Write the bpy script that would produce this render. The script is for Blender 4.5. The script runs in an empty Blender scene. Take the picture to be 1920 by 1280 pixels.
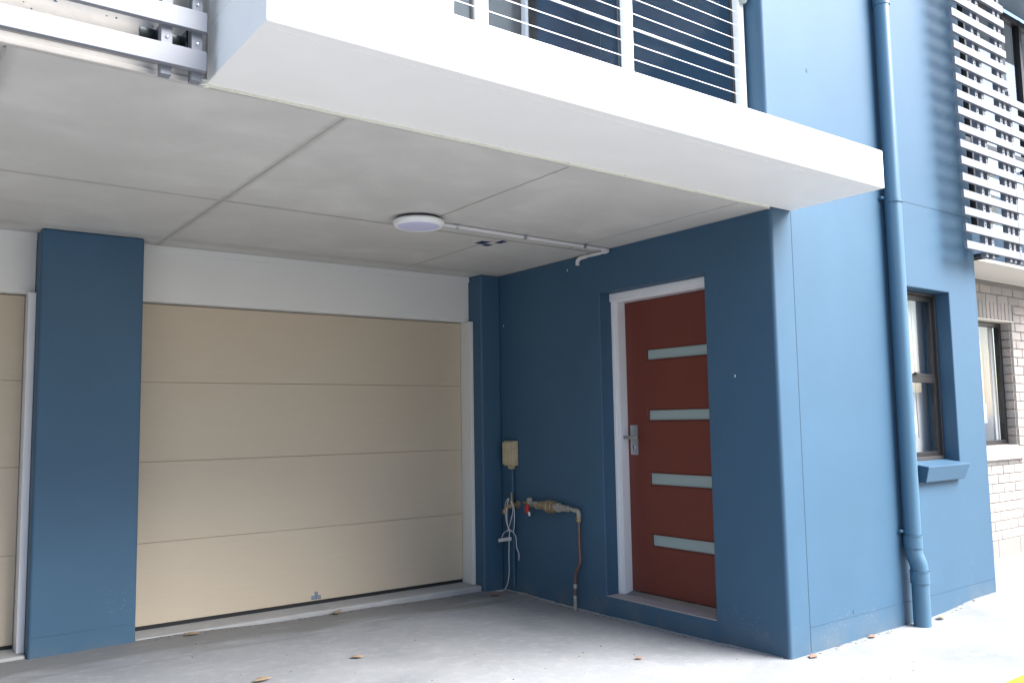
import bpy, bmesh, math, random
from mathutils import Vector, Matrix
random.seed(7)
S = bpy.context.scene
C = S.collection
R = math.radians

# ------------------------------------------------------------------ camera, sky, sun, exposure
cam_data = bpy.data.cameras.new('camera')
cam = bpy.data.objects.new('camera', cam_data); C.objects.link(cam)
cam_data.sensor_width = 36.0
cam_data.lens = 1591.48 / 1920 * 36
cam_data.clip_start = 0.05
cam_data.clip_end = 1500
_r = Vector((0.80431068, -0.59397415, -0.01670423))
_u = Vector((-0.04152988, -0.08423486, 0.99558011))
_w = Vector((0.59275593, 0.80006199, 0.09241867))
m = Matrix.Identity(4)
for i in range(3):
    m[i][0] = _r[i]; m[i][1] = _u[i]; m[i][2] = -_w[i]
m[0][3], m[1][3], m[2][3] = -4.05894, -2.96044, 1.32
cam.matrix_world = m
S.camera = cam

SUN = Vector((0.44, -0.66, 0.74)).normalized()      # direction towards the (veiled) sun
el = math.asin(SUN.z); az = math.atan2(SUN.x, SUN.y)
world = bpy.data.worlds.new('World'); S.world = world
world.use_nodes = True
wn = world.node_tree
bg = wn.nodes['Background']
sky = wn.nodes.new('ShaderNodeTexSky')
sky.sky_type = 'NISHITA'; sky.sun_disc = False
sky.sun_elevation = el; sky.sun_rotation = az
sky.air_density = 1.0; sky.dust_density = 1.5; sky.ozone_density = 1.0
wn.links.new(sky.outputs[0], bg.inputs[0])
bg.inputs[1].default_value = 0.15
sl = bpy.data.lights.new('sun', 'SUN'); sl.energy = 4.8; sl.angle = R(46); sl.color = (1.0, 0.99, 0.965)
so = bpy.data.objects.new('sun', sl); C.objects.link(so)
so.rotation_euler = SUN.to_track_quat('Z', 'Y').to_euler()
S.view_settings.view_transform = 'Standard'; S.view_settings.look = 'None'
S.view_settings.gamma = 1.0; S.view_settings.use_curve_mapping = False
S.view_settings.exposure = 1.60
S.render.engine = 'CYCLES'
S.cycles.max_bounces = 10; S.cycles.diffuse_bounces = 6

# ------------------------------------------------------------------ materials
def mat(name, col, rough=0.6, metal=0.0, spec=0.5, noise=0.0, nscale=8, bump=0.0, bscale=60, dark=None,
        stain=0.0, sscale=1.2, stretch=None, coat=0.0, trans=0.0, alpha=1.0):
    M = bpy.data.materials.new(name); M.use_nodes = True
    N = M.node_tree; L = N.links
    p = N.nodes['Principled BSDF']
    p.inputs['Roughness'].default_value = rough
    p.inputs['Metallic'].default_value = metal
    p.inputs['Specular IOR Level'].default_value = spec
    if coat: p.inputs['Coat Weight'].default_value = coat
    if trans: p.inputs['Transmission Weight'].default_value = trans
    p.inputs['Base Color'].default_value = (*col, 1)
    if noise or stain or bump:
        tc = N.nodes.new('ShaderNodeTexCoord')
        src = tc.outputs['Object']
        if stretch:
            mp = N.nodes.new('ShaderNodeMapping'); mp.inputs['Scale'].default_value = stretch
            L.new(src, mp.inputs[0]); src = mp.outputs[0]
    colout = None
    if noise:
        n = N.nodes.new('ShaderNodeTexNoise'); n.inputs['Scale'].default_value = nscale
        n.inputs['Detail'].default_value = 8; n.inputs['Roughness'].default_value = 0.6
        L.new(src, n.inputs['Vector'])
        mx = N.nodes.new('ShaderNodeMix'); mx.data_type = 'RGBA'
        a = [max(0, c * (1 - noise)) for c in col]; b = [min(1, c * (1 + noise)) for c in col]
        mx.inputs[6].default_value = (*a, 1); mx.inputs[7].default_value = (*b, 1)
        L.new(n.outputs[0], mx.inputs[0]); colout = mx.outputs[2]
    if stain:
        n2 = N.nodes.new('ShaderNodeTexNoise'); n2.inputs['Scale'].default_value = sscale
        n2.inputs['Detail'].default_value = 6; n2.inputs['Distortion'].default_value = 0.8
        L.new(src, n2.inputs['Vector'])
        cr = N.nodes.new('ShaderNodeValToRGB')
        cr.color_ramp.elements[0].position = 0.42; cr.color_ramp.elements[0].color = (1, 1, 1, 1)
        cr.color_ramp.elements[1].position = 0.68; cr.color_ramp.elements[1].color = (0, 0, 0, 1)
        L.new(n2.outputs[0], cr.inputs[0])
        ml = N.nodes.new('ShaderNodeMath'); ml.operation = 'MULTIPLY'; ml.inputs[1].default_value = stain
        L.new(cr.outputs[0], ml.inputs[0])
        mx2 = N.nodes.new('ShaderNodeMix'); mx2.data_type = 'RGBA'
        L.new(ml.outputs[0], mx2.inputs[0])
        if colout: L.new(colout, mx2.inputs[6])
        else: mx2.inputs[6].default_value = (*col, 1)
        d = dark or tuple(c * 0.6 for c in col)
        mx2.inputs[7].default_value = (*d, 1); colout = mx2.outputs[2]
    if colout: L.new(colout, p.inputs['Base Color'])
    if bump:
        n3 = N.nodes.new('ShaderNodeTexNoise'); n3.inputs['Scale'].default_value = bscale
        n3.inputs['Detail'].default_value = 5
        L.new(src, n3.inputs['Vector'])
        bm_ = N.nodes.new('ShaderNodeBump'); bm_.inputs['Strength'].default_value = bump
        bm_.inputs['Distance'].default_value = 0.004
        L.new(n3.outputs[0], bm_.inputs['Height']); L.new(bm_.outputs[0], p.inputs['Normal'])
    return M

BLUE = mat('blue_render_paint', (0.044, 0.101, 0.165), 0.55, spec=0.35, noise=0.16, nscale=2.2, bump=0.12, bscale=140,
           stain=0.45, sscale=1.1, dark=(0.038, 0.089, 0.147))
def wall_wear(M):
    N = M.node_tree; L = N.links; p = N.nodes['Principled BSDF']
    src = p.inputs['Base Color'].links[0].from_socket
    g = N.nodes.new('ShaderNodeNewGeometry'); sp = N.nodes.new('ShaderNodeSeparateXYZ'); L.new(g.outputs['Position'], sp.inputs[0])
    def NN(t, **k):
        n = N.nodes.new(t)
        for a, b in k.items(): n.inputs[a].default_value = b
        return n
    vo = NN('ShaderNodeTexVoronoi', Scale=55.0); L.new(g.outputs['Position'], vo.inputs['Vector'])
    no = NN('ShaderNodeTexNoise', Scale=4.0, Detail=4.0); L.new(g.outputs['Position'], no.inputs['Vector'])
    def M2(op, a, b):
        x = N.nodes.new('ShaderNodeMath'); x.operation = op
        for k, q in ((0, a), (1, b)):
            if isinstance(q, (int, float)): x.inputs[k].default_value = q
            else: L.new(q, x.inputs[k])
        return x.outputs[0]
    def MR(v, a, b, c, d):
        x = N.nodes.new('ShaderNodeMapRange')
        for k, q in zip((1, 2, 3, 4), (a, b, c, d)): x.inputs[k].default_value = q
        L.new(v, x.inputs[0]); return x.outputs[0]
    dots = MR(vo.outputs['Distance'], 0.12, 0.24, 1, 0)
    dots = M2('MULTIPLY', dots, MR(no.outputs[0], 0.50, 0.62, 0, 1))
    dots = M2('MULTIPLY', dots, MR(sp.outputs[2], 0.10, 0.55, 0.55, 0))
    dirt = M2('MULTIPLY', MR(sp.outputs[2], 0.0, 0.16, 0.45, 0), MR(no.outputs[0], 0.4, 0.62, 0.1, 1))
    mx = N.nodes.new('ShaderNodeMix'); mx.data_type = 'RGBA'; L.new(dots, mx.inputs[0]); L.new(src, mx.inputs[6]); mx.inputs[7].default_value = (0.20, 0.28, 0.36, 1)
    m3 = N.nodes.new('ShaderNodeMix'); m3.data_type = 'RGBA'; L.new(dirt, m3.inputs[0]); L.new(mx.outputs[2], m3.inputs[6]); m3.inputs[7].default_value = (0.12, 0.135, 0.14, 1)
    L.new(m3.outputs[2], p.inputs['Base Color'])
wall_wear(BLUE)
BLUE_D = mat('blue_joint_shadow_gap', (0.03, 0.06, 0.10), 0.8)
PIPE = mat('blue_pipe_paint', (0.058, 0.132, 0.203), 0.38, noise=0.05, nscale=3)
WHITE = mat('white_render_paint', (0.87, 0.845, 0.80), 0.6, noise=0.03, nscale=3, bump=0.12, bscale=90, stain=0.5, sscale=2.2, dark=(0.81, 0.785, 0.74))
TRIM = mat('white_trim_gloss', (0.76, 0.75, 0.76), 0.35, noise=0.02, nscale=5)
LINTEL = mat('off_white_lintel_paint', (0.66, 0.645, 0.61), 0.6, noise=0.03, nscale=3, bump=0.05, bscale=90)
STEELW = mat('white_powder_coat', (0.82, 0.82, 0.82), 0.3)
CREAM = mat('cream_soffit_paint', (0.70, 0.66, 0.58), 0.6, noise=0.03, nscale=4)
DOORP = mat('beige_garage_panel', (0.50, 0.415, 0.31), 0.5, noise=0.05, nscale=5, bump=0.15, bscale=45, stretch=(1, 1, 9))
DOOR_EDGE = mat('beige_panel_edge', (0.36, 0.27, 0.20), 0.6)
RUBBER = mat('black_rubber', (0.01, 0.01, 0.011), 0.7)
RED = mat('dark_red_door_paint', (0.135, 0.026, 0.016), 0.42, noise=0.10, nscale=4, bump=0.10, bscale=60, stretch=(6, 6, 1))
RED_E = mat('dark_red_door_bead', (0.10, 0.024, 0.015), 0.5)
FROST = mat('frosted_glass', (0.28, 0.345, 0.34), 0.28, noise=0.04, nscale=6)
SATIN = mat('satin_steel', (0.55, 0.55, 0.56), 0.32, metal=0.9)
CHROME = mat('chrome', (0.8, 0.8, 0.82), 0.12, metal=1.0)
ALU = mat('natural_anodised_aluminium', (0.215, 0.222, 0.245), 0.55, metal=0.15, spec=0.25, noise=0.07, nscale=6, stretch=(0.3, 8, 8), bump=0.05, bscale=50)
ALU_D = mat('dark_aluminium', (0.06, 0.06, 0.065), 0.4, metal=0.4)
BRONZE = mat('dark_bronze_frame', (0.014, 0.013, 0.014), 0.4, metal=0.0)
BRONZE_L = mat('bronze_frame_track', (0.045, 0.041, 0.04), 0.45, metal=0.0)
BRASS = mat('aged_brass', (0.42, 0.30, 0.15), 0.45, metal=0.5, noise=0.35, nscale=40, stain=0.6, sscale=22, dark=(0.20, 0.18, 0.15), bump=0.5, bscale=90)
CORR = mat('corroded_pipe_fitting', (0.32, 0.27, 0.20), 0.75, metal=0.2, noise=0.5, nscale=45, stain=0.8, sscale=30, dark=(0.40, 0.385, 0.35), bump=1.0, bscale=110)
COPPER = mat('dull_copper', (0.20, 0.12, 0.10), 0.5, metal=0.6, noise=0.3, nscale=20, stain=0.5, sscale=14, dark=(0.13, 0.10, 0.09))
REDP = mat('red_plastic', (0.40, 0.025, 0.02), 0.35)
BEIGEB = mat('cream_meter_box', (0.52, 0.43, 0.28), 0.5, noise=0.10, nscale=12, stain=0.35, sscale=18, dark=(0.30, 0.22, 0.13))
CORD = mat('white_cord', (0.62, 0.61, 0.60), 0.7)
LAMPW = mat('white_lamp_rim', (0.80, 0.79, 0.77), 0.35)
LAMPD = mat('opal_diffuser_lilac_reflection', (0.58, 0.57, 0.76), 0.35)  # the diffuser's lilac reflection is put into its base colour
CONDU = mat('grey_white_conduit', (0.60, 0.59, 0.58), 0.4, noise=0.05, nscale=6)
TAPE = mat('navy_paint_mark', (0.012, 0.03, 0.10), 0.7, noise=0.3, nscale=60)
SOFF = mat('fair_faced_concrete', (0.56, 0.54, 0.50), 0.75, noise=0.20, nscale=3.2, stain=0.55, sscale=2.0,
           dark=(0.47, 0.45, 0.415), bump=0.3, bscale=40)
def joint_stains_and_edge_bands(M):
    N = M.node_tree; L = N.links; p = N.nodes['Principled BSDF']
    src = p.inputs['Base Color'].links[0].from_socket
    tc = N.nodes.new('ShaderNodeTexCoord'); sp = N.nodes.new('ShaderNodeSeparateXYZ'); L.new(tc.outputs['Object'], sp.inputs[0])
    n = N.nodes.new('ShaderNodeTexNoise'); n.inputs['Scale'].default_value = 9; n.inputs['Detail'].default_value = 7; n.inputs['Roughness'].default_value = 0.7
    L.new(tc.outputs['Object'], n.inputs['Vector'])
    def M2(op, a, b):
        x = N.nodes.new('ShaderNodeMath'); x.operation = op
        for k, q in ((0, a), (1, b)):
            if isinstance(q, (int, float)): x.inputs[k].default_value = q
            else: L.new(q, x.inputs[k])
        return x.outputs[0]
    tot = None
    for ax, c, w, amt in ((0, -2.655, 0.038, 0.42), (1, 1.5, 0.038, 0.34), (0, -3.80, 0.05, 0.38), (0, -1.50, 0.020, 0.25), (0, -0.86, 0.018, 0.22), (0, -0.264, 0.016, 0.2), (1, 2.62, 0.12, 0.25), (0, -0.01, 0.03, 0.25)):  # joint stains; the last two entries darken bands by garage front and side wall
        if c == -1.50 or c == -0.264: gate = M2('LESS_THAN', sp.outputs[1], 1.5)
        elif c == -0.86: gate = M2('GREATER_THAN', sp.outputs[1], 1.5)
        else: gate = 1.0
        d = M2('ABSOLUTE', M2('SUBTRACT', sp.outputs[ax], c), 0)
        d = M2('ADD', d, M2('MULTIPLY', M2('SUBTRACT', n.outputs[0], 0.5), w * 1.2))
        mr = N.nodes.new('ShaderNodeMapRange'); mr.interpolation_type = 'SMOOTHSTEP'
        mr.inputs[1].default_value = 0.0; mr.inputs[2].default_value = w; mr.inputs[3].default_value = amt; mr.inputs[4].default_value = 0
        L.new(d, mr.inputs[0]); v = M2('MULTIPLY', mr.outputs[0], gate)
        tot = v if tot is None else M2('MAXIMUM', tot, v)
    mx = N.nodes.new('ShaderNodeMix'); mx.data_type = 'RGBA'; L.new(tot, mx.inputs[0]); L.new(src, mx.inputs[6]); mx.inputs[7].default_value = (0.20, 0.185, 0.165, 1)
    L.new(mx.outputs[2], p.inputs['Base Color'])
joint_stains_and_edge_bands(SOFF)
SOFFJ = mat('concrete_joint_fins', (0.36, 0.34, 0.305), 0.85, noise=0.3, nscale=14, bump=0.3, bscale=60)
SLABE = mat('concrete_slab_edge', (0.50, 0.475, 0.44), 0.8, noise=0.16, nscale=7, stain=0.4, sscale=6,
            dark=(0.40, 0.37, 0.34), bump=0.4, bscale=50)
CAULK = mat('cream_caulking', (0.74, 0.73, 0.62), 0.6)
SLABT = mat('garage_threshold_concrete', (0.36, 0.36, 0.355), 0.75, noise=0.16, nscale=6, stain=0.4, sscale=5, dark=(0.27, 0.265, 0.255), bump=0.3, bscale=50)
YELLOW = mat('yellow_line_paint', (0.85, 0.55, 0.02), 0.6, noise=0.1, nscale=20)
LEAF = mat('dry_leaf', (0.40, 0.29, 0.20), 0.7, noise=0.35, nscale=40)
LEAFR = mat('reddish_dry_leaf', (0.36, 0.18, 0.12), 0.7, noise=0.3, nscale=40)
MORTAR = mat('mortar', (0.27, 0.245, 0.225), 0.9, noise=0.15, nscale=20, bump=0.5, bscale=80)
FOOTING = mat('brick_base_concrete', (0.25, 0.235, 0.215), 0.85, noise=0.2, nscale=9, bump=0.4, bscale=40)
BRICKS = [mat('blond_brick_%s' % n, c, 0.85, noise=0.14, nscale=18, bump=0.35, bscale=70) for n, c in
          (('pale', (0.385, 0.345, 0.32)), ('pinkish', (0.385, 0.335, 0.305)), ('greyed', (0.34, 0.31, 0.29)))]
CURT = mat('pale_curtain', (0.52, 0.515, 0.54), 0.9, noise=0.06, nscale=3, stretch=(14, 14, 0.3))
CURTP = mat('pinkish_curtain', (0.72, 0.62, 0.56), 0.9)
GREYC = mat('grey_blind', (0.34, 0.335, 0.33), 0.8)
DARKROOM = mat('unlit_interior', (0.05, 0.05, 0.055), 0.9)
BARK = mat('bark', (0.16, 0.12, 0.09), 0.9, noise=0.3, nscale=10, bump=1, bscale=30)
FOLI = mat('foliage', (0.075, 0.11, 0.035), 0.6, noise=0.4, nscale=3)
FOLIO = mat('autumn_foliage', (0.32, 0.13, 0.03), 0.6, noise=0.4, nscale=3)
TIMBER = mat('grey_fence_timber', (0.20, 0.17, 0.14), 0.85, noise=0.25, nscale=6, stretch=(6, 6, 0.6))
CREAMW = mat('opposite_render', (0.42, 0.38, 0.33), 0.85, noise=0.08, nscale=3)
ROOFT = mat('dark_roof_sheet', (0.10, 0.10, 0.11), 0.6)

def glass(name, tint=(0.9, 0.93, 0.92), thru=0.75, rough=0.02, mixf=None, gain=1.0):
    M = bpy.data.materials.new(name); M.use_nodes = True
    N = M.node_tree; L = N.links
    for n in list(N.nodes):
        if n.type == 'BSDF_PRINCIPLED': N.nodes.remove(n)
    out = [n for n in N.nodes if n.type == 'OUTPUT_MATERIAL'][0]
    t = N.nodes.new('ShaderNodeBsdfTransparent'); t.inputs[0].default_value = (*[c * thru for c in tint], 1)
    g = N.nodes.new('ShaderNodeBsdfGlossy'); g.inputs['Roughness'].default_value = rough
    g.inputs[0].default_value = (0.95, 0.95, 0.95, 1)
    f = N.nodes.new('ShaderNodeFresnel'); f.inputs[0].default_value = 1.55
    mx = N.nodes.new('ShaderNodeMixShader')
    src = f.outputs[0]
    if mixf:
        ad = N.nodes.new('ShaderNodeMath'); ad.operation = 'MULTIPLY_ADD'
        ad.inputs[1].default_value = gain; ad.inputs[2].default_value = mixf
        L.new(src, ad.inputs[0]); src = ad.outputs[0]
    ge = N.nodes.new('ShaderNodeNewGeometry'); iv = N.nodes.new('ShaderNodeMath'); iv.operation = 'SUBTRACT'; iv.inputs[0].default_value = 1.0
    L.new(ge.outputs['Backfacing'], iv.inputs[1])
    fm = N.nodes.new('ShaderNodeMath'); fm.operation = 'MULTIPLY'; L.new(src, fm.inputs[0]); L.new(iv.outputs[0], fm.inputs[1]); src = fm.outputs[0]
    L.new(src, mx.inputs[0]); L.new(t.outputs[0], mx.inputs[1]); L.new(g.outputs[0], mx.inputs[2])
    L.new(mx.outputs[0], out.inputs[0])
    return M
GLASS = glass('window_glass', tint=(0.97, 0.98, 0.975), thru=0.97, mixf=0.02)
GLASS_U = glass('upper_window_glass', thru=0.7, mixf=0.30)
GLASS_B = glass('tinted_balustrade_glass', tint=(0.75, 0.8, 0.85), thru=0.97, mixf=0.001, gain=0.003)

# concrete driveway: pale, mottled, damp-stained beside the walls
def floor_material():
    M = bpy.data.materials.new('driveway_concrete'); M.use_nodes = True
    N = M.node_tree; L = N.links; p = N.nodes['Principled BSDF']
    p.inputs['Roughness'].default_value = 0.7
    tc = N.nodes.new('ShaderNodeTexCoord')
    def noise(sc, det=6, dist=0.0, vec=None):
        n = N.nodes.new('ShaderNodeTexNoise'); n.inputs['Scale'].default_value = sc
        n.inputs['Detail'].default_value = det; n.inputs['Distortion'].default_value = dist
        L.new(vec or tc.outputs['Object'], n.inputs['Vector']); return n.outputs[0]
    def ramp(v, a, b, ca=(0, 0, 0, 1), cb=(1, 1, 1, 1)):
        r = N.nodes.new('ShaderNodeValToRGB')
        r.color_ramp.elements[0].position = a; r.color_ramp.elements[1].position = b
        r.color_ramp.elements[0].color = ca; r.color_ramp.elements[1].color = cb
        L.new(v, r.inputs[0]); return r.outputs[0]
    def mix(f, a, b):
        x = N.nodes.new('ShaderNodeMix'); x.data_type = 'RGBA'
        L.new(f, x.inputs[0])
        for k, s in ((6, a), (7, b)):
            if isinstance(s, tuple): x.inputs[k].default_value = (*s, 1)
            else: L.new(s, x.inputs[k])
        return x.outputs[2]
    def math_(op, a, b):
        x = N.nodes.new('ShaderNodeMath'); x.operation = op
        for k, s in ((0, a), (1, b)):
            if isinstance(s, (int, float)): x.inputs[k].default_value = s
            else: L.new(s, x.inputs[k])
        return x.outputs[0]
    base = mix(ramp(noise(1.3, 8, 0.6), 0.3, 0.7), (0.195, 0.203, 0.218), (0.280, 0.287, 0.298))
    base = mix(math_('MULTIPLY', ramp(noise(14, 6), 0.5, 0.75), 0.35), base, (0.37, 0.372, 0.375))
    # damp / dirt band in front of the garage threshold (y 2.2 .. 2.7)
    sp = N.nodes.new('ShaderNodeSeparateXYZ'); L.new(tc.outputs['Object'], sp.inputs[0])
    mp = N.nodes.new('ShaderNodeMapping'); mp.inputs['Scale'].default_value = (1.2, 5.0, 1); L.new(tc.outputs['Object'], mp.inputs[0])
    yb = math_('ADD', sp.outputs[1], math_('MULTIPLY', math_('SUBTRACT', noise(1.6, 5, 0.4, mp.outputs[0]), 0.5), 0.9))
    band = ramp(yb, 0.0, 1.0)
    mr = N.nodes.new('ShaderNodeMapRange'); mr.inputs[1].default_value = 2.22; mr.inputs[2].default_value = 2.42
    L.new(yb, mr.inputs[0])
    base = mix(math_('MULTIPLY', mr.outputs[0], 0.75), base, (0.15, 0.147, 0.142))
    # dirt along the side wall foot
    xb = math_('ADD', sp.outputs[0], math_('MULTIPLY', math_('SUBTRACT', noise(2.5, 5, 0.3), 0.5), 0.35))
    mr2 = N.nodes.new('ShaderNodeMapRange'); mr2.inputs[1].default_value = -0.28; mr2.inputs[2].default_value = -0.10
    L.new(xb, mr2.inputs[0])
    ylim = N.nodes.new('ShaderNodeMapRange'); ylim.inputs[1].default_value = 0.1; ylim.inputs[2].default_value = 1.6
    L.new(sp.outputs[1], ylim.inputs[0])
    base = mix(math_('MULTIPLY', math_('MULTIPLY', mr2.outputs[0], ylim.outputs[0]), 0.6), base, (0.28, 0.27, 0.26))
    # fine aggregate grain and pale rubbed scratches
    def scale(c, k): return tuple(x * k for x in c)
    gr = N.nodes.new('ShaderNodeMix'); gr.data_type = 'RGBA'; gr.blend_type = 'MULTIPLY'; gr.inputs[0].default_value = 1.0
    L.new(base, gr.inputs[6]); L.new(ramp(noise(170, 3), 0.3, 0.7, (0.86, 0.86, 0.86, 1), (1.12, 1.12, 1.12, 1)), gr.inputs[7]); base = gr.outputs[2]
    ms = N.nodes.new('ShaderNodeMapping'); ms.inputs['Scale'].default_value = (2.2, 16.0, 1); ms.inputs['Rotation'].default_value = (0, 0, 0.25); L.new(tc.outputs['Object'], ms.inputs[0])
    base = mix(math_('MULTIPLY', ramp(noise(2.4, 8, 0.3, ms.outputs[0]), 0.62, 0.70), 0.28), base, (0.42, 0.42, 0.42))
    # little dark specks
    vo = N.nodes.new('ShaderNodeTexVoronoi'); vo.inputs['Scale'].default_value = 7; L.new(tc.outputs['Object'], vo.inputs['Vector'])
    base = mix(math_('MULTIPLY', ramp(vo.outputs['Distance'], 0.03, 0.05, (1, 1, 1, 1), (0, 0, 0, 1)), 0.45), base, (0.22, 0.20, 0.18))
    L.new(base, p.inputs['Base Color'])
    b = N.nodes.new('ShaderNodeBump'); b.inputs['Strength'].default_value = 0.25; b.inputs['Distance'].default_value = 0.004
    L.new(noise(55, 6), b.inputs['Height']); L.new(b.outputs[0], p.inputs['Normal'])
    return M
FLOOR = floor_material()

# ------------------------------------------------------------------ helpers
def link(name, me, mt, parent=None, label=None):
    o = bpy.data.objects.new(name, me); C.objects.link(o)
    if mt is not None and not me.materials:
        for q in (mt if isinstance(mt, (list, tuple)) else [mt]): me.materials.append(q)
    if parent: o.parent = parent
    if label: o['label'] = label
    return o
def obj(name, bm, mt, parent=None, smooth=False, label=None, bev=0.0, seg=2):
    me = bpy.data.meshes.new(name); bmesh.ops.recalc_face_normals(bm, faces=bm.faces) if not smooth == 'keep' else None
    bm.to_mesh(me); bm.free()
    if smooth:
        for p in me.polygons: p.use_smooth = True
    o = link(name, me, mt, parent, label)
    if bev:
        b = o.modifiers.new('bevel', 'BEVEL'); b.width = bev; b.segments = seg; b.limit_method = 'ANGLE'; b.angle_limit = R(40)
    return o
def tag(o, label, cat, group=None, kind=None):
    o['label'] = label; o['category'] = cat
    if group: o['group'] = group
    if kind: o['kind'] = kind
    return o
def thing(name, label, cat, loc=(0, 0, 0), group=None):
    o = bpy.data.objects.new(name, None); C.objects.link(o); o.location = loc; o.empty_display_size = 0.1
    return tag(o, label, cat, group)
def structure(o):
    o['kind'] = 'structure'; return o
def box(bm, x0, y0, z0, x1, y1, z1):
    v = [bm.verts.new(p) for p in ((x0, y0, z0), (x1, y0, z0), (x1, y1, z0), (x0, y1, z0), (x0, y0, z1), (x1, y0, z1), (x1, y1, z1), (x0, y1, z1))]
    for f in ((0, 3, 2, 1), (4, 5, 6, 7), (0, 1, 5, 4), (1, 2, 6, 5), (2, 3, 7, 6), (3, 0, 4, 7)): bm.faces.new([v[i] for i in f])
    return v
def B(name, x0, y0, z0, x1, y1, z1, mt, parent=None, bev=0.0, label=None, seg=2):
    bm = bmesh.new(); box(bm, x0, y0, z0, x1, y1, z1)
    return obj(name, bm, mt, parent, bev=bev, label=label, seg=seg)
def tube(bm, pts, r, n=12, cap=True):
    pts = [Vector(p) for p in pts]; rs = r if isinstance(r, (list, tuple)) else [r] * len(pts)
    rings = []; prev = None
    for i, p in enumerate(pts):
        if i == 0: d = pts[1] - p
        elif i == len(pts) - 1: d = p - pts[-2]
        else: d = (pts[i + 1] - p).normalized() + (p - pts[i - 1]).normalized()
        d.normalize()
        if prev is None:
            a = Vector((0, 0, 1)) if abs(d.z) < 0.9 else Vector((1, 0, 0))
            prev = d.cross(a).normalized()
        else:
            prev = (prev - d * prev.dot(d)).normalized()
        q = d.cross(prev)
        rings.append([bm.verts.new(p + (prev * math.cos(2 * math.pi * k / n) + q * math.sin(2 * math.pi * k / n)) * rs[i]) for k in range(n)])
    for a, b in zip(rings, rings[1:]):
        for k in range(n): bm.faces.new((a[k], a[(k + 1) % n], b[(k + 1) % n], b[k]))
    if cap:
        for rg, rev in ((rings[0], True), (rings[-1], False)):
            c_ = [bm.verts.new(v.co) for v in rg]; bm.faces.new(c_[::-1] if rev else c_)
def T(name, pts, r, mt, parent=None, n=12, label=None):
    bm = bmesh.new(); tube(bm, pts, r, n); o = obj(name, bm, mt, parent, label=label)
    for p in o.data.polygons: p.use_smooth = len(p.vertices) == 4
    return o
def curve_pts(ctrl, sub=6):
    P = [Vector(c) for c in ctrl]; P = [P[0] * 2 - P[1]] + P + [P[-1] * 2 - P[-2]]; out = []
    for i in range(1, len(P) - 2):
        for s in range(sub):
            t = s / sub; a, b, c, d = P[i - 1:i + 3]
            out.append(0.5 * ((2 * b) + (c - a) * t + (2 * a - 5 * b + 4 * c - d) * t * t + (3 * b - a - 3 * c + d) * t ** 3))
    out.append(P[-2]); return out
def wall(name, axis, front, back, us, zs, holes, mt, parent=None, label=None, roundoff=None, ucuts=()):
    """wall slab; axis 'x': plane x=front..back with u = y; axis 'y': plane y=front..back with u = x"""
    U = sorted(set([us[0], us[1]] + [h[0] for h in holes] + [h[1] for h in holes] + list(ucuts)))
    Z = sorted(set([zs[0], zs[1]] + [h[2] for h in holes] + [h[3] for h in holes]))
    bm = bmesh.new(); V = {}
    def v(d, i, j):
        k = (d, i, j)
        if k not in V:
            p = front if d == 0 else back
            V[k] = bm.verts.new((p, U[i], Z[j]) if axis == 'x' else (U[i], p, Z[j]))
        return V[k]
    def solid(i, j):
        if i < 0 or j < 0 or i >= len(U) - 1 or j >= len(Z) - 1: return False
        cu, cz = (U[i] + U[i + 1]) / 2, (Z[j] + Z[j + 1]) / 2
        return not any(h[0] < cu < h[1] and h[2] < cz < h[3] for h in holes)
    for i in range(len(U) - 1):
        for j in range(len(Z) - 1):
            if not solid(i, j): continue
            for d in (0, 1): bm.faces.new((v(d, i, j), v(d, i + 1, j), v(d, i + 1, j + 1), v(d, i, j + 1)))
            if not solid(i - 1, j): bm.faces.new((v(0, i, j), v(0, i, j + 1), v(1, i, j + 1), v(1, i, j)))
            if not solid(i + 1, j): bm.faces.new((v(0, i + 1, j), v(0, i + 1, j + 1), v(1, i + 1, j + 1), v(1, i + 1, j)))
            if not solid(i, j - 1): bm.faces.new((v(0, i, j), v(0, i + 1, j), v(1, i + 1, j), v(1, i, j)))
            if not solid(i, j + 1): bm.faces.new((v(0, i, j + 1), v(0, i + 1, j + 1), v(1, i + 1, j + 1), v(1, i, j + 1)))
    bmesh.ops.recalc_face_normals(bm, faces=bm.faces)
    if roundoff:
        es = [e for e in bm.edges if roundoff(e.verts[0].co) and roundoff(e.verts[1].co)]
        if es: bmesh.ops.bevel(bm, geom=es, offset=0.022, segments=5, profile=0.5, affect='EDGES')
    # soften the mouth of each hole
    def on_hole(p):
        a = p.y if axis == 'x' else p.x; d = p.x if axis == 'x' else p.y
        if abs(d - front) > 1e-5: return False
        return any((abs(a - h[0]) < 1e-5 or abs(a - h[1]) < 1e-5) and h[2] - 1e-5 <= p.z <= h[3] + 1e-5 or
                   (abs(p.z - h[2]) < 1e-5 or abs(p.z - h[3]) < 1e-5) and h[0] - 1e-5 <= a <= h[1] + 1e-5 for h in holes)
    es = [e for e in bm.edges if on_hole(e.verts[0].co) and on_hole(e.verts[1].co) and len(e.link_faces) == 2 and e.calc_face_angle(0) > 0.7]
    if es: bmesh.ops.bevel(bm, geom=es, offset=0.008, segments=3, profile=0.5, affect='EDGES')
    return obj(name, bm, mt, parent, label=label)

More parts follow.
